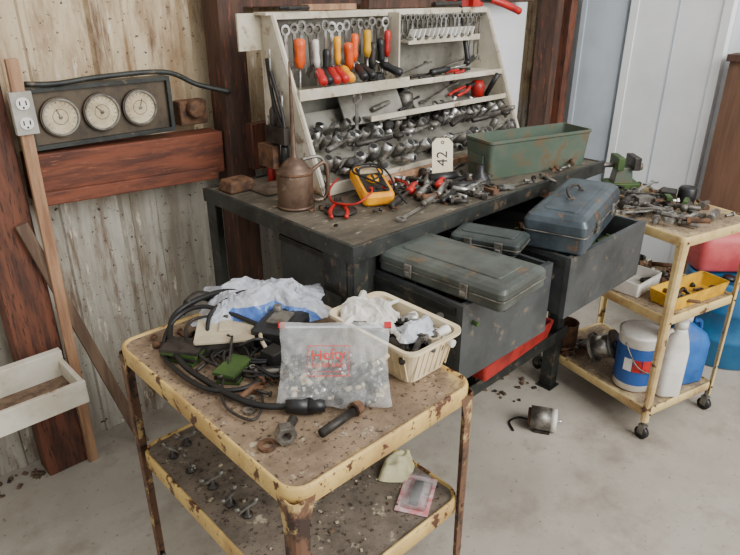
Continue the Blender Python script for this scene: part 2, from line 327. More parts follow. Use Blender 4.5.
# ------------------------------------------------------------------ toolboxes
def toolbox(name,loc,rz,L,W,H,body,lidh,handle=True,rx=0,latches=2):
    m=M(name)
    m.loft([rr(L-.01,W-.01,.012,0),rr(L,W,.014,.006),rr(L,W,.014,H-.002)],body,smooth=False)
    e=.004
    m.loft([rr(L+e,W+e,.016,H-.004),rr(L+e,W+e,.016,H+lidh*.45),rr(L-.004,W-.012,.016,H+lidh*.8),rr(L-.03,W-.04,.016,H+lidh)],body,smooth=False)
    m.loft([rr(L*.8,W*.55,.012,H+lidh),rr(L*.79,W*.53,.012,H+lidh+.003)],body,smooth=False)
    m.loft([rr(L+.008,W+.008,.016,H-.008),rr(L+.008,W+.008,.016,H-.005)],STEEL,smooth=False)
    for i in range(latches):
        x=(-.5+ (i+.5)/latches)*L*.9
        m.box((x,-W/2-.005,H-.006),(.022,.006,.034),STEEL);m.box((x,-W/2-.009,H-.012),(.014,.004,.012),CHROME)
    if handle:
        z=H+lidh
        for s in (-1,1): m.box((s*.055,0,z+.004),(.014,.018,.008),STEEL)
        m.tube([(-.055,0,z+.006),(-.052,.012,z+.018),(-.02,.022,z+.020),(.02,.022,z+.020),(.052,.012,z+.018),(.055,0,z+.006)],.0045,DSTEEL)
    return m.done(loc,rz,bevel=.0015,rot=(R(rx),0,R(rz)))
toolbox('metal_socket_case',(1.16,.895,.8465),-86,.37,.20,.034,GREYGRN,.024,handle=False)
toolbox('small_metal_toolbox',(1.35,.945,.871),-72,.19,.115,.022,DKTB,.016,handle=False)
m=M('parts_carton');m.box((1.35,.945,.8575),(.10,.15,.024),SLATED,rot=(0,0,18));m.done(bevel=.003)
toolbox('metal_toolbox',(1.655,.87,.8585),15,.41,.17,.058,BLUEGR,.046)
# ------------------------------------------------------------------ tool rack
m=M('tool_rack')
for xx in (1.17,2.212):
    m.loft([[(xx,1.72,.9365),(xx,1.44,.9365),(xx,1.66,1.445),(xx,1.72,1.445)],[(xx+.008,1.72,.9365),(xx+.008,1.44,.9365),(xx+.008,1.66,1.445),(xx+.008,1.72,1.445)]],RACKW,smooth=False)
    a=Vector((xx+.008,1.44,.94));b=Vector((xx+.008,1.66,1.445));m.cyl(a,b,.007,RACKW,n=6)
m.bb((1.09,1.715,1.34),(1.17,1.723,1.445),RACKW)
m.bb((1.17,1.705,.94),(2.22,1.713,1.445),RACKG)
m.bb((1.15,1.655,1.44),(2.225,1.72,1.448),RACKW)
m.bb((1.178,1.652,1.428),(2.212,1.658,1.445),RACKW)
m.bb((1.178,1.55,1.211),(1.655,1.705,1.219),RACKW);m.bb((1.178,1.545,1.204),(1.655,1.552,1.236),RACKW)
m.bb((1.66,1.56,1.208),(2.212,1.705,1.214),RACKW);m.bb((1.66,1.556,1.203),(2.212,1.562,1.222),RACKW)
m.bb((1.655,1.60,1.21),(1.662,1.705,1.44),RACKW)
m.bb((1.70,1.60,1.34),(2.10,1.70,1.346),RACKW);m.bb((1.70,1.595,1.335),(2.10,1.60,1.355),RACKW)
for i in range(14): m.box((1.73+i*.025,1.61,1.365),(.004,.03,.04),WHITEP,rot=(0,25,0))
m.bb((1.46,1.535,1.115),(2.212,1.705,1.121),RACKG);m.bb((1.46,1.53,1.110),(2.212,1.537,1.128),RACKW)
m.box((1.52,1.60,1.16),(.24,.008,.15),RACKG,rot=(-35,0,-12));m.box((1.83,1.62,1.165),(.25,.008,.12),RACKG,rot=(-40,0,8))
m.box((1.40,1.63,1.08),(.40,.008,.14),RACKG,rot=(-30,0,0))
m.box((1.70,1.565,1.035),(1.02,.10,.006),RACKG,rot=(28,0,0));m.box((1.70,1.475,.985),(1.02,.10,.006),RACKG,rot=(28,0,0));m.bb((1.19,1.515,.94),(2.21,1.521,1.01),RACKG)
m.bb((1.178,1.425,.9365),(2.212,1.437,.972),RACKW)
m.done(bevel=.0012)
m=M('wooden_strip');m.bb((1.36,1.395,.9362),(1.86,1.412,.962),LTWOOD);m.done(bevel=.001)
m=M('hanging_wrench_set')
x=1.21;i=0
while x<1.64:
    wrench(m,TR((x,1.645,1.405+random.uniform(-.008,.008)),random.uniform(-12,12),-90,random.uniform(-3,3)),random.uniform(.12,.165),random.uniform(.0155,.0205),random.choice([CHROME,CHROME,STEEL]));x+=random.uniform(.026,.034)
x=1.69
while x<2.18:
    wrench(m,TR((x,1.645,1.42),random.uniform(-8,8),-90),random.uniform(.05,.075) if x<2.1 else .16,random.uniform(.010,.013),random.choice([CHROME,STEEL]));x+=.026
m.tube([(1.18,1.655,1.405),(1.65,1.655,1.405)],.003,STEEL,sub=1);m.tube([(1.67,1.655,1.42),(2.20,1.655,1.42)],.003,STEEL,sub=1)
m.done()
m=M('hanging_screwdriver_set')
for xx,c,zz,r_,ry in ((1.24,ORANGE,1.375,.018,2),(1.30,WHITEP,1.37,.011,-3),(1.345,BLKP,1.34,.013,3),(1.39,YEL,1.375,.012,0),(1.435,ORANGE,1.355,.016,-4),(1.465,ORANGE,1.38,.013,3),(1.52,YELP,1.39,.014,0),(1.548,DSTEEL,1.35,.013,5),(1.58,BLKP,1.36,.014,-5),(1.615,REDP,1.385,.012,2)):
    driver(m,TR((xx,1.615,zz),0,-90,ry),.148 if zz>1.35 else .115,c,r_,.085)
m.done()
m=M('shelf_screwdriver_set')
for xx,c,rz in ((1.26,REDP,-28),(1.285,BLKP,-20),(1.315,REDP,-22),(1.35,REDP,-15),(1.375,YEL,-18),(1.43,BLKP,-24),(1.47,BLKP,-10),(1.60,BLKP,20)):
    driver(m,TR((xx,1.53,1.252),rz,20),.15,c,.015,.085)
for k in range(3): m.annulus(.034-.004*k,.018,0,.012,BLACK,20,T=TR((1.53,1.58,1.22+.012*k),0))
m.done()
m=M('shelf_hand_tools')
pliers(m,TR((1.72,1.58,1.225),-80),.17,DSTEEL);pliers(m,TR((1.92,1.585,1.225),-75),.17,REDP)
for k in range(9): wrench(m,TR((1.71+k*.04,1.60,1.355),random.uniform(-70,-40),20),.11,.013,random.choice([CHROME,STEEL]))
driver(m,TR((2.03,1.60,1.25),-70,10),.14,BLKP);ratchet(m,TR((1.62,1.60,1.15),-80,15),.22,CHROME)
pliers(m,TR((1.92,1.565,1.145),-80,10),.19,REDP);wrench(m,TR((1.75,1.56,1.14),-80,12),.22,.018,STEEL)
wrench(m,TR((1.66,1.60,1.235),-78,8),.20,.016,STEEL);wrench(m,TR((1.88,1.61,1.24),-84,8),.20,.016,CHROME);ratchet(m,TR((1.50,1.57,1.14),-82,8),.2,STEEL)
pliers(m,TR((1.60,1.56,1.13),-75,8),.17,BLKP);driver(m,TR((1.80,1.58,1.235),-100,6),.17,BLKP)
m.lathe([(.024,0),(.028,.04),(.02,.06)],REDP,14,T=TR((2.10,1.59,1.122)))
m.cyl((2.13,1.57,1.125),(2.13,1.52,1.21),.01,BLKP)
ratchet(m,TR((2.04,1.60,1.26),-12,72),.24,BLKP)
m.lathe([(.03,0),(.03,.05),(.012,.055)],STEEL,16,T=TR((1.69,1.60,1.122)))
m.done()
m=M('hanging_spanner');wrench(m,TR((1.40,1.535,1.19),4,-88),.17,.02,CHROME,True);m.done()
m=M('socket_set')
for row,(yy,zz,rmin,rmax) in enumerate(((1.475,.997,.012,.019),(1.565,1.047,.011,.018),(1.62,1.075,.010,.016))):
    x=1.215
    while x<2.18:
        r=random.uniform(rmin,rmax);h=random.uniform(.04,.07)
        socket(m,TR((x,yy+random.uniform(-.012,.012),zz),random.uniform(-25,25),random.uniform(20,60),random.uniform(-15,15)),r,h,random.choice([CHROME,CHROME,STEEL,STEEL,DSTEEL]));x+=r*2.05+.002
for k in range(26): 
    socket(m,TR((random.uniform(1.22,2.15),1.45+random.uniform(-.01,.02),.995),random.uniform(-60,60),80),random.uniform(.010,.014),random.uniform(.03,.07),random.choice([CHROME,STEEL]))
for k in range(8):
    ratchet(m,TR((1.24+k*.12,1.50,1.055),-90+random.uniform(-25,15),8),random.uniform(.10,.16),random.choice([CHROME,STEEL,DSTEEL]))
m.done()
m=M('side_hanging_tools')
for yy,zt,L,c in ((1.60,1.22,.20,BLKP),(1.55,1.13,.22,REDM),(1.50,1.05,.14,YEL),(1.65,1.35,.22,DSTEEL),(1.62,1.08,.14,BLACK),(1.68,1.15,.2,REDM)):
    driver(m,TR((1.152,yy,zt-L),4,90),L,CHROME,.009,.05);m.lathe([(.006,0),(.013,.01),(.012,.07),(.006,.08)],c,10,T=TR((1.152,yy,zt-.08-L+.05)))
m.tube([(1.154,1.66,1.30),(1.147,1.60,1.18),(1.139,1.58,1.12),(1.149,1.64,1.20),(1.154,1.67,1.32)],.006,BLACK)
m.box((1.145,1.62,1.10),(.03,.10,.05),DSTEEL);m.box((1.14,1.66,1.03),(.04,.08,.07),RUST)
m.done()
m=M('rack_top_clutter')
m.box((1.75,1.69,1.466),(.35,.04,.03),DKBROWN,rot=(0,0,2));m.box((1.42,1.685,1.459),(.2,.04,.018),LTWOOD);m.box((2.10,1.69,1.473),(.14,.045,.045),REDM,rot=(0,0,-5))
pliers(m,TR((1.22,1.66,1.458),-80),.17,BLKP);m.cyl((1.9,1.66,1.46),(2.05,1.66,1.462),.01,DSTEEL)
m.done(bevel=.002)
m=M('red_handled_clamp');m.tube([(2.20,1.63,1.475),(2.26,1.60,1.455),(2.33,1.58,1.43)],.014,REDP);m.tube([(2.12,1.67,1.46),(2.16,1.65,1.475),(2.20,1.63,1.475)],.01,DSTEEL);m.box((2.14,1.66,1.465),(.06,.03,.03),REDP);m.done()
# ------------------------------------------------------------------ bench top objects
OILM=mat('oil_can_metal',(112,90,74),(80,62,50),14,.45,metal=.5,c3=(150,130,110),s3=20)
m=M('oil_can')
m.lathe([(.050,0),(.052,.006),(.052,.10),(.050,.108),(.040,.114),(.038,.120),(.024,.135),(.012,.142),(.008,.15),(.006,.24),(.0035,.36),(.003,.40)],OILM,24)
m.lathe([(.055,.0),(.055,.008)],OILM,24);m.lathe([(.0535,.098),(.0535,.105)],RUST,24)
m.tube([(.045,-.02,.10),(.085,-.03,.12),(.095,-.033,.07),(.085,-.03,.015),(.050,-.018,.012)],.006,OILM);m.tube([(.02,-.01,.135),(.07,-.025,.138),(.09,-.03,.11)],.005,STEEL)
m.done((1.052,1.42,.9362))
m=M('multimeter')
m.loft([rr(.088,.165,.014,0),rr(.096,.175,.018,.008),rr(.096,.175,.018,.030),rr(.086,.165,.016,.040)],YEL,smooth=False)
m.loft([rr(.070,.148,.01,.040),rr(.070,.148,.01,.042)],BLKP,smooth=False)
m.box((0,.05,.043),(.056,.034,.004),GLASSG);m.lathe([(.020,.042),(.018,.048),(.018,.050)],YEL,20,T=TR((0,-.005,0)));m.box((0,-.005,.052),(.005,.032,.004),BLKP)
for dx in (-.02,0,.02): m.lathe([(.006,.04),(.006,.046)],REDP if dx else BLACK,10,T=TR((dx,-.055,0)))
m.tube([(-.02,-.055,.045),(-.03,-.09,.05),(-.08,-.11,.03),(-.13,-.05,.006),(-.12,.03,.002),(-.08,.09,.0)],.003,REDP)
m.tube([(.02,-.055,.045),(.02,-.08,.06),(-.02,-.03,.06),(-.05,.03,.052),(-.03,.07,.052),(.03,.06,.055),(.05,.0,.055),(.06,-.06,.03),(.08,-.10,.008)],.003,BLACK)
m.tube([(-.01,-.03,.052),(.03,.0,.057),(.03,.04,.057),(-.02,.05,.054),(-.04,.01,.054)],.003,BLACK)
m.done(rot=(R(14),0,R(-27)),loc=(1.262,1.325,.958))
m=M('meter_stand_block');m.box((1.275,1.35,.9462),(.06,.08,.02),DSTEEL,rot=(0,0,-27));m.done(bevel=.002)
m=M('green_metal_tray')
m.loft([rr(.43,.12,.012,0),rr(.445,.14,.015,.115),rr(.453,.148,.016,.119),rr(.453,.148,.016,.127),rr(.439,.134,.013,.127),rr(.42,.118,.012,.01)],GRNTRAY,smooth=False);m.bb((-.205,-.052,.01),(.205,.052,.014),SLATED)
m.box((-.2235,0,.06),(.006,.07,.03),GRNTRAY)
bits(m,-.18,.18,-.04,.04,.016,24,[DSTEEL,RUST],.008,.014,.03);m.done((1.905,1.205,.9362),-15,bevel=.001)
m=M('numbered_paper_tag')
pts=[(-.034,-.07),(.034,-.07),(.034,.05),(.020,.066),(-.020,.066),(-.034,.05)];m.prism(pts,-.0006,.0006,PAPER);m.annulus(.006,.003,.0,.0012,RUST,12,T=TR((0,.052,0)))
m.tube([(0,.054,0),(.01,.075,-.01),(.03,.07,-.03)],.0008,PAPER,n=5)
tag=m.done((1.575,1.315,1.006),rot=(R(72),0,R(-42)))
text('42',.05,Matrix.Translation((0,0,.0008))@Matrix.Rotation(R(90),4,'Z'),INK,tag)
m=M('red_handled_pliers');pliers(m,TR((1.06,1.24,.945),-40),.19,REDP,.022);m.done()
m=M('red_handled_pliers');pliers(m,TR((1.40,1.32,.945),-20),.18,REDP,.018);m.done()
m=M('bench_hand_tools')
for (x,y,rz,L) in ((1.40,1.18,-60,.24),(1.50,1.15,-75,.26),(1.45,1.27,-50,.2),(1.60,1.22,-85,.18),(1.30,1.15,-70,.24),(1.36,1.22,-64,.22),(1.22,1.20,-66,.2)):
    ratchet(m,TR((x,y,.950),rz),L,random.choice([CHROME,STEEL,DSTEEL]))
for (x,y,rz,L) in ((1.18,1.12,-75,.2),(1.55,1.11,-95,.2),(1.60,1.33,-70,.18),(1.42,1.36,-70,.22)):
    wrench(m,TR((x,y,.942),rz),L,.015,random.choice([STEEL,CHROME]))
driver(m,TR((1.47,1.24,.951),-60),.2,REDP);driver(m,TR((1.36,1.26,.951),-60),.18,REDP)
m.lathe([(.035,0),(.03,.02),(.012,.04),(.01,.06)],BLKP,16,T=TR((1.63,1.20,.9365)))
m.cyl((1.50,1.30,.955),(1.58,1.26,.958),.017,BLKP);m.cyl((1.48,1.20,.953),(1.56,1.17,.953),.014,BLKP)
m.tube([(1.36,1.13,.95),(1.45,1.16,.955),(1.52,1.22,.955),(1.60,1.24,.955),(1.66,1.30,.95)],.008,BLACK)
m.lathe([(.045,0),(.047,.004),(.045,.008),(.01,.009)],DSTEEL,24,T=TR((1.11,1.29,.9365)));
m.done()
m=M('scattered_sockets_and_bolts');bits(m,1.34,1.64,1.09,1.38,.936,80,[STEEL,CHROME,DSTEEL,DSTEEL,RUST],.006,.013,.010);bits(m,1.0,1.3,1.12,1.35,.936,8,[DSTEEL,RUST],.004,.008);bits(m,1.70,2.12,1.08,1.10,.936,8,[DSTEEL,RUST,STEEL],.005,.008)
m.done()
m=M('oily_rag');m.box((1.10,1.60,.945),(.12,.1,.016),DIRT,top=(.8,.8));m.box((1.02,1.68,.955),(.1,.08,.036),RUST,top=(.8,.8));m.done(bevel=.006)
# ------------------------------------------------------------------ utility carts
def cart(name,loc,rz,w,d,ztop,shelves,surf,lipm,legm,lip=.036,legw=.032,casters=True,rc=.04):
    m=M(name)
    for i,z in enumerate([ztop]+shelves):
        W,D=(w,d) if i==0 else (w-.012,d-.012)
        m.loft([rr(W-.004,D-.004,rc,z-lip),rr(W,D,rc,z-lip+.002),rr(W,D,rc,z-.002),rr(W-.004,D-.004,rc,z+.003),rr(W-.012,D-.012,rc-.004,z+.003),rr(W-.018,D-.018,rc-.006,z-.002)],lipm,c0=False,c1=False)
        m.loft([rr(W-.018,D-.018,rc-.006,z-.002),rr(W-.03,D-.03,rc-.01,z-.003)],surf[min(i,len(surf)-1)],c0=False,c1=True,smooth=False)
        m.loft([rr(W-.006,D-.006,rc,z-lip+.01),rr(W-.006,D-.006,rc,z-lip+.012)],surf[-1],smooth=False)
    for sx in (-1,1):
        for sy in (-1,1):
            x=sx*(w/2+.001);y=sy*(d/2+.001);z0=.075 if casters else 0.0;zt=ztop-lip+.018
            def sec(z,q=1):
                a=legw*q;t=.003
                P=[(x-sx*a,y),(x-sx*.012,y),(x-sx*.004,y-sy*.004),(x,y-sy*.012),(x,y-sy*a),(x-sx*t,y-sy*a),(x-sx*t,y-sy*.013),(x-sx*.006,y-sy*.006),(x-sx*.013,y-sy*t),(x-sx*a,y-sy*t)]
                return [(p[0],p[1],z) for p in P]
            m.loft([sec(z0,.8),sec(zt-.06,1),sec(zt,1.5 if legw>.03 else 1.2)],legm,smooth=False)
            if casters:
                cx,cy=x-sx*.014,y-sy*.014
                m.cyl((cx,cy,.05),(cx,cy,.09),.008,STEEL);m.box((cx,cy,.055),(.022,.026,.006),STEEL)
                m.box((cx-.012,cy,.04),(.002,.022,.035),STEEL);m.box((cx+.012,cy,.04),(.002,.022,.035),STEEL)
                m.cyl((cx-.009,cy,.025),(cx+.009,cy,.025),.025,BLKP,n=18)
            for z in [ztop]+shelves:
                m.cyl((x-sx*.018,y,z-lip*.5),(x-sx*.018,y+sy*.003,z-lip*.5),.004,RUST,n=8)
    return m.done(loc,rz)
ts1=traymat('cart_top_grimy_enamel',.235,.335,(202,174,112),(96,62,40),(144,122,98),(108,90,72),t0=1.0,t1=1.16)
ts2=traymat('cart_shelf_grime',.235,.335,(160,144,112),(80,58,42),(122,110,96),(92,83,72),t0=1.05,t1=1.2)
cart('rusty_utility_cart',(.685,.99,0),0,.480,.677,.76,[.455],[ts1,ts2,ts2],CREAM,RUSTLEG,lip=.04)
ts3=traymat('parts_cart_surface',.19,.29,(206,184,130),(110,80,56),(154,134,108),(114,98,78),t0=.85,t1=1.05)
RC=Matrix.Translation((2.262,.893,0))@Matrix.Rotation(R(-14),4,'Z')
cart('cream_utility_cart',(2.262,.893,0),-14,.39,.57,.79,[.50,.125],[ts3,ts3,ts3],CREAM2,CREAM2,lip=.03,legw=.026,rc=.02)
# ------------------------------------------------------------------ things on the front cart
Z=.7585
m=M('black_power_cable')
m.tube([(.78,1.16,.80),(.72,1.25,.83),(.65,1.29,.82),(.58,1.29,.80),(.53,1.22,.785),(.505,1.12,.775),(.510,1.02,.772),(.525,.93,.770),(.55,.87,.772),(.585,.835,.775)],.0068,BLACK,n=10)
m.cyl((.577,.843,.775),(.607,.812,.776),.015,BLKP,r1=.018);m.cyl((.607,.812,.776),(.63,.79,.776),.018,BLKP,r1=.013)
m.tube([(.80,1.12,.80),(.74,1.20,.84),(.68,1.22,.83),(.62,1.20,.81),(.58,1.12,.775),(.60,1.02,.770),(.66,.96,.770)],.005,BLACK)
m.tube([(.70,1.10,.80),(.64,1.24,.82),(.57,1.27,.80),(.50,1.20,.772),(.485,1.10,.770),(.50,1.0,.770),(.56,.95,.772),(.64,.97,.775)],.0055,BLACK)
m.tube([(.66,1.18,.81),(.60,1.24,.80),(.55,1.18,.79),(.55,1.08,.775),(.60,.98,.775),(.66,.93,.775)],.004,DSTEEL)
m.done()
m=M('grey_wire');m.tube([(.62,1.10,.805),(.57,1.04,.78),(.53,1.0,.768),(.495,.93,.766),(.51,.86,.766),(.56,.90,.766),(.60,1.0,.768),(.63,1.06,.78),(.62,1.12,.80)],.003,DSTEEL);m.done()
m=M('beige_switch_box');m.loft([rr(.13,.135,.006,0),rr(.13,.135,.006,.034)],DSTEEL,smooth=False);m.loft([rr(.134,.139,.006,.034),rr(.134,.139,.006,.040)],BEIGE,smooth=False);m.box((0,0,.042),(.03,.05,.004),BEIGE);m.done((.64,1.16,Z),-35,bevel=.001)
m=M('green_booklet_stack')
for k in range(4): m.box((0,0,.004+k*.008),(.06,.09,.0072),GREEN if k%2==0 else DSTEEL,rot=(0,0,k*5))
m.done((.535,1.165,Z),20)
m=M('green_booklet_stack')
for k in range(3): m.box((0,0,.004+k*.008),(.05,.08,.0072),GREEN if k%2==0 else DSTEEL,rot=(0,0,-k*7))
m.done((.575,1.03,Z),-50)
m=M('dark_junction_device');m.loft([rr(.12,.10,.008,0),rr(.12,.10,.008,.05),rr(.10,.08,.008,.058)],BLKP,smooth=False);m.box((0,0,.061),(.06,.045,.006),STEEL);m.lathe([(.012,.06),(.010,.075)],STEEL,12,T=TR((.03,.02,0)));m.tube([(-.06,0,.03),(-.09,.02,.05),(-.10,.06,.03),(-.07,.10,.01)],.004,BLACK);m.done((.735,1.075,Z),30,bevel=.001)
m=M('plug_adapter');m.box((0,0,.02),(.05,.05,.04),BLKP,top=(.8,.8));m.tube([(0,.02,.03),(.02,.06,.045),(.06,.07,.04),(.07,.04,.02)],.005,BEIGE);m.done((.66,1.0,Z),10,bevel=.003)
m=M('cable_clutter')
for k in range(7):
    cx,cy=random.uniform(.57,.67),random.uniform(.94,1.08);m.tube([(cx+.05*math.cos(a+k)+random.uniform(-.015,.015),cy+.04*math.sin(a+k)+random.uniform(-.015,.015),Z+.006+random.uniform(0,.02)) for a in (0,1.2,2.4,3.6,4.8)],random.uniform(.003,.005),random.choice([BLACK,DSTEEL,BLKP]))
m.done()
def crumple(name,w,d,h,loc,rz,mt,seed,amp=.03,nx=34,ny=26,fr=9,hem=None,smooth=True):
    m=M(name);vs=[];fs=[]
    for j in range(ny+1):
        for i in range(nx+1):
            u=i/nx*2-1;v=j/ny*2-1
            P=Vector((u*w/2,v*d/2,0));e=max(0,1-(abs(u)**3+abs(v)**3)*.6)
            nn=noise.noise(P*fr+Vector((seed,0,0)));n2=abs(noise.noise(P*fr*2.4+Vector((0,seed,3))));n3=abs(noise.noise(P*fr*5+Vector((seed,seed,3))))
            z=h*e*(.55+.9*nn)+amp*(1-n2*2.2)*e*.8-amp*.5*n3+amp*.4
            z*=max(0,1-max(abs(u),abs(v))**6*.9)
            if not smooth: P.x+=random.uniform(-.3,.3)*w/nx;P.y+=random.uniform(-.3,.3)*d/ny;z+=random.uniform(-.0022,.0022)
            P.x+=.03*noise.noise(P*14+Vector((9,seed,0)));P.y+=.035*noise.noise(P*14+Vector((0,9,seed)))
            P.z=max(.001,z);vs.append(P)
    a_=[];b_=[]
    for j in range(ny):
        for i in range(nx):
            a=j*(nx+1)+i;t=(b_ if (hem and (j<3 and i>nx*.25)) else a_)
            if smooth: t.append((a,a+1,a+nx+2,a+nx+1))
            elif (i+j)%2: t+=[(a,a+1,a+nx+2),(a,a+nx+2,a+nx+1)]
            else: t+=[(a,a+1,a+nx+1),(a+1,a+nx+2,a+nx+1)]
    m.add(vs,a_,mt,smooth)
    if b_: m.add(vs,b_,hem,smooth)
    return m.done(loc,rz)
m=M('parts_cardboard_box');m.loft([rr(.15,.11,.004,0),rr(.15,.11,.004,.03)],BEIGE,smooth=False);m.done((.79,1.235,Z),-20)
crumple('crumpled_plastic_bag',.30,.21,.045,(.775,1.205,Z+.030),-40,MILKY,3.1,.026,34,26,hem=BLUEHEM,fr=8,smooth=False)
m=M('hose_nozzle');m.tube([(.70,1.30,.80),(.66,1.315,.815),(.62,1.30,.81)],.013,DSTEEL);m.cyl((.70,1.30,.80),(.74,1.28,.775),.018,DSTEEL);m.done()
m=M('plastic_storage_basket')
m.loft([rr(.115,.21,.02,0),rr(.155,.25,.025,.082),rr(.172,.268,.028,.084),rr(.172,.268,.028,.091),rr(.150,.246,.024,.089),rr(.11,.205,.02,.004)],CREAMP,smooth=False)
for k in range(-6,7):
    m.box((-.0685,k*.017,.043),(.003,.002,.070),CREAMP,rot=(0,-13.5,0));m.box((.0685,k*.017,.043),(.003,.002,.070),CREAMP,rot=(0,13.5,0))
for k in range(-3,4): m.box((k*.017,-.1165,.043),(.002,.003,.070),CREAMP,rot=(13.5,0,0))
bits(m,-.05,.05,-.10,.10,.055,48,[WHITEP,STEEL,CHROME,BEIGE,DSTEEL,WHITEP],.007,.013,.03)
m.box((0,0,.05),(.125,.215,.01),SLATED)
m.done((.876,.848,Z),0,bevel=.0012)
crumple('paper_wrapper',.10,.11,.025,(.86,.91,Z+.084),20,WHITEP,8.2,.018,14,12,fr=16,smooth=False)
crumple('paper_wrapper',.06,.07,.02,(.885,.79,Z+.082),70,MILKY,2.2,.016,12,10,fr=18,smooth=False)
m=M('zip_bag_of_hardware')
nx,ny=44,34;w,h=.222,.168
for side in (1,-1):
    vs=[];fs=[]
    for j in range(ny+1):
        for i in range(nx+1):
            u=i/nx*2-1;v=j/ny*2-1
            t=max(0,(1-u**4))*max(0,(1-abs(v)**2.5))
            bulge=.028*(t**.6)*(1-.6*(v+1)/2)
            cr=(1-2*abs(noise.noise(Vector((u*2.2+side,v*2.2,5)))))*.010+.006*(1-2*abs(noise.noise(Vector((u*6,v*5,side)))))
            z=side*bulge+cr*(t**.3)+.006*math.sin(u*5)*(1 if v>.5 else .3)
            sx=1-.05*math.cos(v*2)+.03*noise.noise(Vector((v*3,side*0,2)))
            vs.append((u*w/2*sx,v*h/2+.006*noise.noise(Vector((u*3,1,9)))*(1 if v<0 else 0),z))
    for j in range(ny):
        for i in range(nx):
            a=j*(nx+1)+i;fs.append((a,a+1,a+nx+2,a+nx+1))
    m.add(vs,fs,CLEAR,True)
for k in range(190):
    u=random.uniform(-.85,.85);v=random.uniform(-.85,-.05+.25*random.random())
    T=TR((u*w/2,v*h/2,random.uniform(-.018,.006)*(1-abs(u)**3)),random.uniform(0,360),random.uniform(60,120));r=random.uniform(.003,.0065);bolt(m,T,r,r*4,random.choice([STEEL,STEEL,DSTEEL,DSTEEL,CHROME,BEIGE]))
m.box((0,h/2-.010,.001),(w*.97,.004,.003),MILKY)
for sx in (-1,1): m.box((sx*w*.48,h/2-.006,.0),(.014,.012,.012),REDP)
bag=m.done((.683,.822,Z+.074),rot=(R(50),0,R(-43)))
text('Hefty',.030,Matrix.Translation((-.01,.012,.038))@Matrix.Rotation(R(-8),4,'X')@Matrix.Rotation(R(4),4,'Z'),REDINK,bag)
text('SLIDER BAGS',.011,Matrix.Translation((-.01,-.008,.040)),REDINK,bag,'small_lettering')
text('keep out of reach of children',.005,Matrix.Translation((-.01,-.020,.040)),REDINK,bag,'fine_print')
m=M('printed_border')
for a,b,c,d in ((-.01,.030,.080,.0014),(-.01,-.028,.080,.0014)): m.box((a,b,.0385),(c,d,.0006),REDINK)
for s in (-1,1): m.box((-.01+s*.040,.001,.0385),(.0014,.058,.0006),REDINK)
m.done(par=bag)
m=M('hex_nut_fitting');m.annulus(.020,.010,-.011,.011,STEEL,6,T=TR((.522,.772,Z+.019),-25,90));m.cyl((.530,.780,Z+.016),(.562,.800,Z+.016),.009,DSTEEL);m.done(bevel=.001)
m=M('pipe_fittings');m.cyl((.575,.735,Z+.012),(.67,.745,Z+.012),.009,DSTEEL);m.annulus(.016,.009,-.008,.008,RUST,8,T=TR((.67,.745,Z+.016),-80,90));m.done()
for k,(x,y,r) in enumerate(((.490,.785,.017),(.545,.925,.013),(.525,.895,.012))):
    m=M('steel_washer');m.annulus(r,r*.6,0,.006,RUST if k==0 else STEEL,20);m.done((x,y,Z))
m=M('loose_hardware');bits(m,.56,.66,.90,1.02,Z,14,[STEEL,DSTEEL,RUST],.005,.009);bits(m,.50,.6,1.15,1.3,Z,5,[DSTEEL,RUST],.005,.008);m.done()
# ------------------------------------------------------------------ shelf of the front cart
ZS=.4535
for i,(x,y) in enumerate(((.547,1.255),(.50,1.235),(.505,1.16),(.515,1.075),(.515,1.0),(.525,.945))):
    m=M('wing_clamp');m.lathe([(.012,0),(.012,.004),(.006,.005),(.006,.024)],DSTEEL,10)
    m.box((.0,0,.026),(.046,.011,.006),STEEL,rot=(0,8,0),top=(.8,.8));m.cyl((.018,0,.022),(.026,0,.036),.005,STEEL);m.cyl((-.018,0,.022),(-.026,0,.036),.005,STEEL);m.done((x,y,ZS),random.uniform(0,360))
m=M('shelf_debris')
for k in range(90):
    q=random.uniform(.002,.005);m.box((random.uniform(.48,.88),random.uniform(.70,1.28),ZS+q*.45),(q*random.uniform(1,3),q*1.4,q*.8),random.choice([DIRT,RUST,GREYWOOD,BEIGE]),rot=(0,0,random.uniform(0,180)))
m.done()
m=M('blister_pack');m.box((0,0,.002),(.12,.075,.002),PINK);m.loft([rr(.10,.06,.01,.003),rr(.09,.05,.01,.026)],CLEAR);m.box((0,0,.008),(.07,.02,.010),DSTEEL);m.done((.84,.73,ZS),30)
crumple('work_glove',.10,.06,.025,(.875,.83,ZS),30,mat('glove_cloth',(218,212,170),(188,180,136),12,.9),5.5,.015,16,14,fr=16)
m=M('dirty_cardboard_sheet');m.box((0,0,.0015),(.22,.16,.003),DIRT);m.done((.78,1.13,.4535),10)
# ------------------------------------------------------------------ things on / by the right cart
zt=.789
m=M('cart_top_parts_pile');m.T=RC.copy()
bits(m,-.16,.17,-.22,.20,zt,50,[STEEL,CHROME,DSTEEL,RUST,STEEL],.006,.013,.018)
for k in range(14): wrench(m,TR((random.uniform(-.10,.12),random.uniform(-.17,.10),zt+.010+k*.0015),random.uniform(0,360),random.uniform(-4,4)),random.uniform(.10,.16),.015,random.choice([STEEL,CHROME,CHROME,DSTEEL]))
for k in range(7):
    x,y=random.uniform(-.1,.1),random.uniform(-.17,.15);a=random.uniform(0,6.28);m.tube([(x+dx*math.cos(a),y+dx*math.sin(a)+abs(dx)*.3,zt+.016+abs(dx)*.15) for dx in (-.05,-.02,.02,.05)],random.uniform(.006,.010),random.choice([STEEL,DSTEEL,CHROME]))
m.cyl((.02,-.22,zt+.016),(.10,-.19,zt+.016),.013,CHROME)
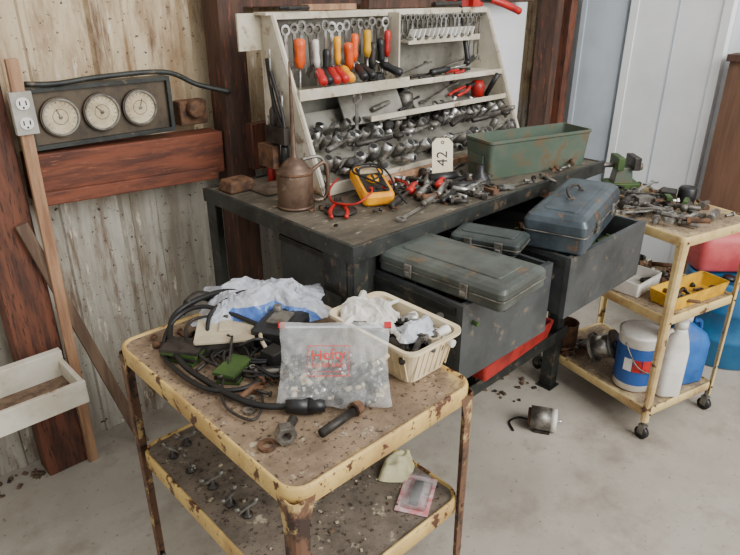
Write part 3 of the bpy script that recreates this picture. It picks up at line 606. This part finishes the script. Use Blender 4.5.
m.box((.12,.02,zt+.02),(.07,.05,.035),DSTEEL,rot=(0,0,30));m.box((-.02,.02,zt+.02),(.06,.04,.03),STEEL,rot=(0,0,-20));m.cyl((-.13,.02,zt+.018),(-.05,.06,zt+.018),.016,DSTEEL)
m.box((.05,-.03,zt+.034),(.05,.02,.012),GREEN,rot=(0,0,50))
m.done(bevel=.0008)
m=M('black_cap_cylinder');m.T=RC@TR((.155,-.03,zt+.0008));m.lathe([(.03,0),(.032,.01),(.032,.05),(.026,.058)],BLKP,20);m.done()
m=M('green_bench_vise');m.T=RC@TR((.085,.215,zt+.0008),150,s=1.25)
m.box((0,0,.012),(.10,.07,.024),GREEN);m.box((0,0,.045),(.06,.05,.05),GRNTRAY,top=(.8,.8));m.box((-.03,0,.085),(.022,.075,.04),DSTEEL);m.box((.02,0,.085),(.022,.075,.04),GREEN);m.cyl((.03,0,.075),(.10,0,.075),.008,STEEL);m.cyl((.09,-.04,.075),(.09,.04,.075),.004,STEEL);m.cyl((-.06,0,.07),(-.03,0,.07),.012,GRNTRAY);m.done(bevel=.003)
m=M('green_garden_valve');m.T=RC@TR((.02,-.12,zt+.035),30);m.cyl((-.05,0,0),(.05,0,0),.012,STEEL);m.box((0,0,.015),(.06,.014,.01),GREEN);m.cyl((-.02,.03,0),(-.02,-.05,0),.009,STEEL);m.done()
m=M('tin_of_parts');m.T=RC@TR((-.09,.20,zt+.0008));m.lathe([(.045,0),(.045,.035),(.047,.037),(.042,.037),(.042,.01)],STEEL,20);m.done()
zm=.4995
m=M('yellow_parts_tray');m.T=RC@TR((.025,-.20,zm),0)
m.loft([rr(.28,.10,.008,0),rr(.30,.115,.01,.05),rr(.29,.105,.008,.05),rr(.26,.09,.008,.006)],YELP,smooth=False);bits(m,-.11,.11,-.035,.035,.008,14,[STEEL,DSTEEL,RUST],.006,.011,.016);m.done()
m=M('white_carton');m.T=RC@TR((-.07,-.04,zm),12);m.loft([rr(.17,.12,.006,0),rr(.175,.125,.006,.05),rr(.165,.115,.005,.05),rr(.15,.11,.005,.01)],WHITEP,smooth=False);m.done()
m=M('paper_roll');m.T=RC@TR((-.07,.13,zm+.036),20);m.cyl((-.07,0,0),(.07,0,0),.035,WHITEP,n=20);m.cyl((-.072,0,0),(.072,0,0),.012,DIRT);m.done()
m=M('shelf_parts_pile');m.T=RC.copy();bits(m,.04,.15,-.12,.22,zm,30,[STEEL,DSTEEL,RUST,WHITEP],.006,.014,.02);m.done()
def jug(name,T,w,d,h,body,cap,handle=True,neck=.02):
    m=M(name);m.T=T
    m.loft([rr(w-.01,d-.01,.02,0),rr(w,d,.025,.01),rr(w,d,.025,h*.62),rr(w*.85,d*.85,.025,h*.75),rr(neck*2.4,neck*2.4,neck,h*.88),rr(neck*2,neck*2,neck*.95,h*.93)],body)
    m.lathe([(neck*1.15,h*.92),(neck*1.15,h),(neck*.9,h+.003)],cap,16)
    if handle: m.tube([(w*.28,0,h*.88),(w*.48,0,h*.84),(w*.52,0,h*.68),(w*.46,0,h*.55)],.009,body)
    return m.done()
zl=.1245
m=M('labelled_white_pail');m.T=RC@TR((-.085,-.125,zl),0)
m.lathe([(.066,0),(.072,.004),(.076,.22),(.079,.223),(.079,.232),(.066,.234)],WHITEP,28);m.lathe([(.0735,.03),(.0762,.185)],BLUEL,28,caps=False)
for a in (-165,-140,-115,-90,-65): m.box((.0755*math.cos(R(a)),.0755*math.sin(R(a)),.115),(.003,.030,.05),REDP if a in(-140,-115) else WHITEP,rot=(0,0,a))
m.tube([(-.080,0,.20),(-.065,-.055,.12),(0,-.088,.09),(.065,-.055,.12),(.080,0,.20)],.0025,STEEL)
m.done()
jug('white_detergent_jug',RC@TR((-.035,-.240,zl),150),.09,.06,.31,WHITEP,WHITEP)
jug('blue_plastic_jug',RC@TR((.10,-.17,zl),-10),.16,.15,.27,BLUEP,WHITEP,neck=.022)
m=M('wire_spool');m.T=RC@TR((-.10,.06,zl+.066),20,62);m.lathe([(.062,0),(.062,.004),(.03,.006),(.03,.085),(.062,.087),(.062,.091)],STEEL,28);m.lathe([(.048,.01),(.048,.08)],CHROME,28);m.annulus(.018,.012,.091,.094,BLKP,16);m.done()
m=M('rusty_tin_can');m.T=RC@TR((-.12,.2,zl));m.lathe([(.05,0),(.05,.12),(.052,.122),(.047,.122),(.047,.02)],RUST,20);m.done()
m=M('lower_shelf_parts');m.T=RC.copy();bits(m,-.16,-.02,.12,.24,zl,24,[STEEL,DSTEEL,RUST],.006,.014,.02);m.done()
m=M('blue_drum');m.lathe([(.19,0),(.2,.01),(.2,.12),(.207,.13),(.2,.14),(.2,.25),(.207,.26),(.2,.27),(.2,.38),(.19,.392),(.18,.39),(.18,.38)],BLUEDRUM,36);m.lathe([(.025,.38),(.025,.396)],BLKP,16,T=TR((-.1,0,0)));m.done((2.90,.72,0))
m=M('red_gas_can');m.loft([rr(.24,.15,.03,0),rr(.25,.16,.035,.01),rr(.25,.16,.035,.13),rr(.21,.13,.035,.165),rr(.10,.06,.02,.18)],PKRED);m.tube([(-.07,0,.16),(-.06,0,.205),(.03,0,.21),(.06,0,.16)],.012,PKRED);m.lathe([(.022,.15),(.022,.19)],YEL,14,T=TR((.085,0,0)));m.done((2.89,.80,.3968),-45)
# ------------------------------------------------------------------ floor items
m=M('small_electric_motor');m.cyl((-.045,0,.045),(.03,0,.045),.044,STEEL,n=24);m.cyl((.03,0,.045),(.05,0,.045),.043,WHITEP,n=24);m.cyl((-.055,0,.045),(-.045,0,.045),.034,RUST,n=20);m.cyl((.05,0,.045),(.07,0,.045),.007,CHROME);m.box((0,0,.006),(.06,.07,.012),DSTEEL);m.tube([(-.05,0,.03),(-.09,.03,.01),(-.12,0,.005),(-.10,-.05,.005)],.004,BLACK);m.done((1.80,.955,0),-60)
m=M('floor_debris')
for (x0,x1,y0,y1,n,s) in ((1.80,2.03,1.10,1.4,26,.011),(.16,.34,1.97,2.05,26,.014),(2.0,2.5,1.3,1.8,12,.01)):
    for k in range(n):
        q=random.uniform(.3,1)*s;m.box((random.uniform(x0,x1),random.uniform(y0,y1),q*.4),(q*random.uniform(1,3),q*1.4,q*.8),random.choice([DIRT,RUST,DSTEEL,GREYWOOD]),rot=(0,0,random.uniform(0,180)),top=(.7,.7))
m.done()
m=M('storage_crate');m.loft([rr(.40,.35,.01,0),rr(.42,.37,.01,.24),rr(.40,.35,.01,.24),rr(.38,.33,.01,.02)],SLATED,smooth=False);m.done((1.62,1.50,.2585),0)
# ------------------------------------------------------------------ light
w=bpy.data.worlds.new('world');bpy.context.scene.world=w;w.use_nodes=True;bg=w.node_tree.nodes['Background'];bg.inputs[0].default_value=(.99,.99,.98,1);bg.inputs[1].default_value=.92
def area(name,loc,tgt,size,e,c=(1,1,1)):
    l=bpy.data.lights.new(name,'AREA');l.size=size;l.energy=e;l.color=c;o=bpy.data.objects.new(name,l);COL.objects.link(o);o.location=loc;o.rotation_euler=(Vector(tgt)-Vector(loc)).to_track_quat('-Z','Y').to_euler()
area('garage_door_light',(1.9,-3.0,3.0),(2.5,1.2,.6),2.6,250,(1,.985,.96))
area('top_fill_light',(1.2,-1.5,4.0),(1.3,1.2,.6),2.5,50,(1,.98,.95))  # soft overhead fill added to the scene, not a roof window
# ------------------------------------------------------------------ camera
cam=bpy.data.cameras.new('camera');co=bpy.data.objects.new('camera',cam);COL.objects.link(co)
co.location=(0,0,1.507);co.rotation_euler=(R(65.5),0,R(46.5-90));cam.sensor_width=36;cam.lens=36*630/740;cam.clip_start=.02
bpy.context.scene.camera=co
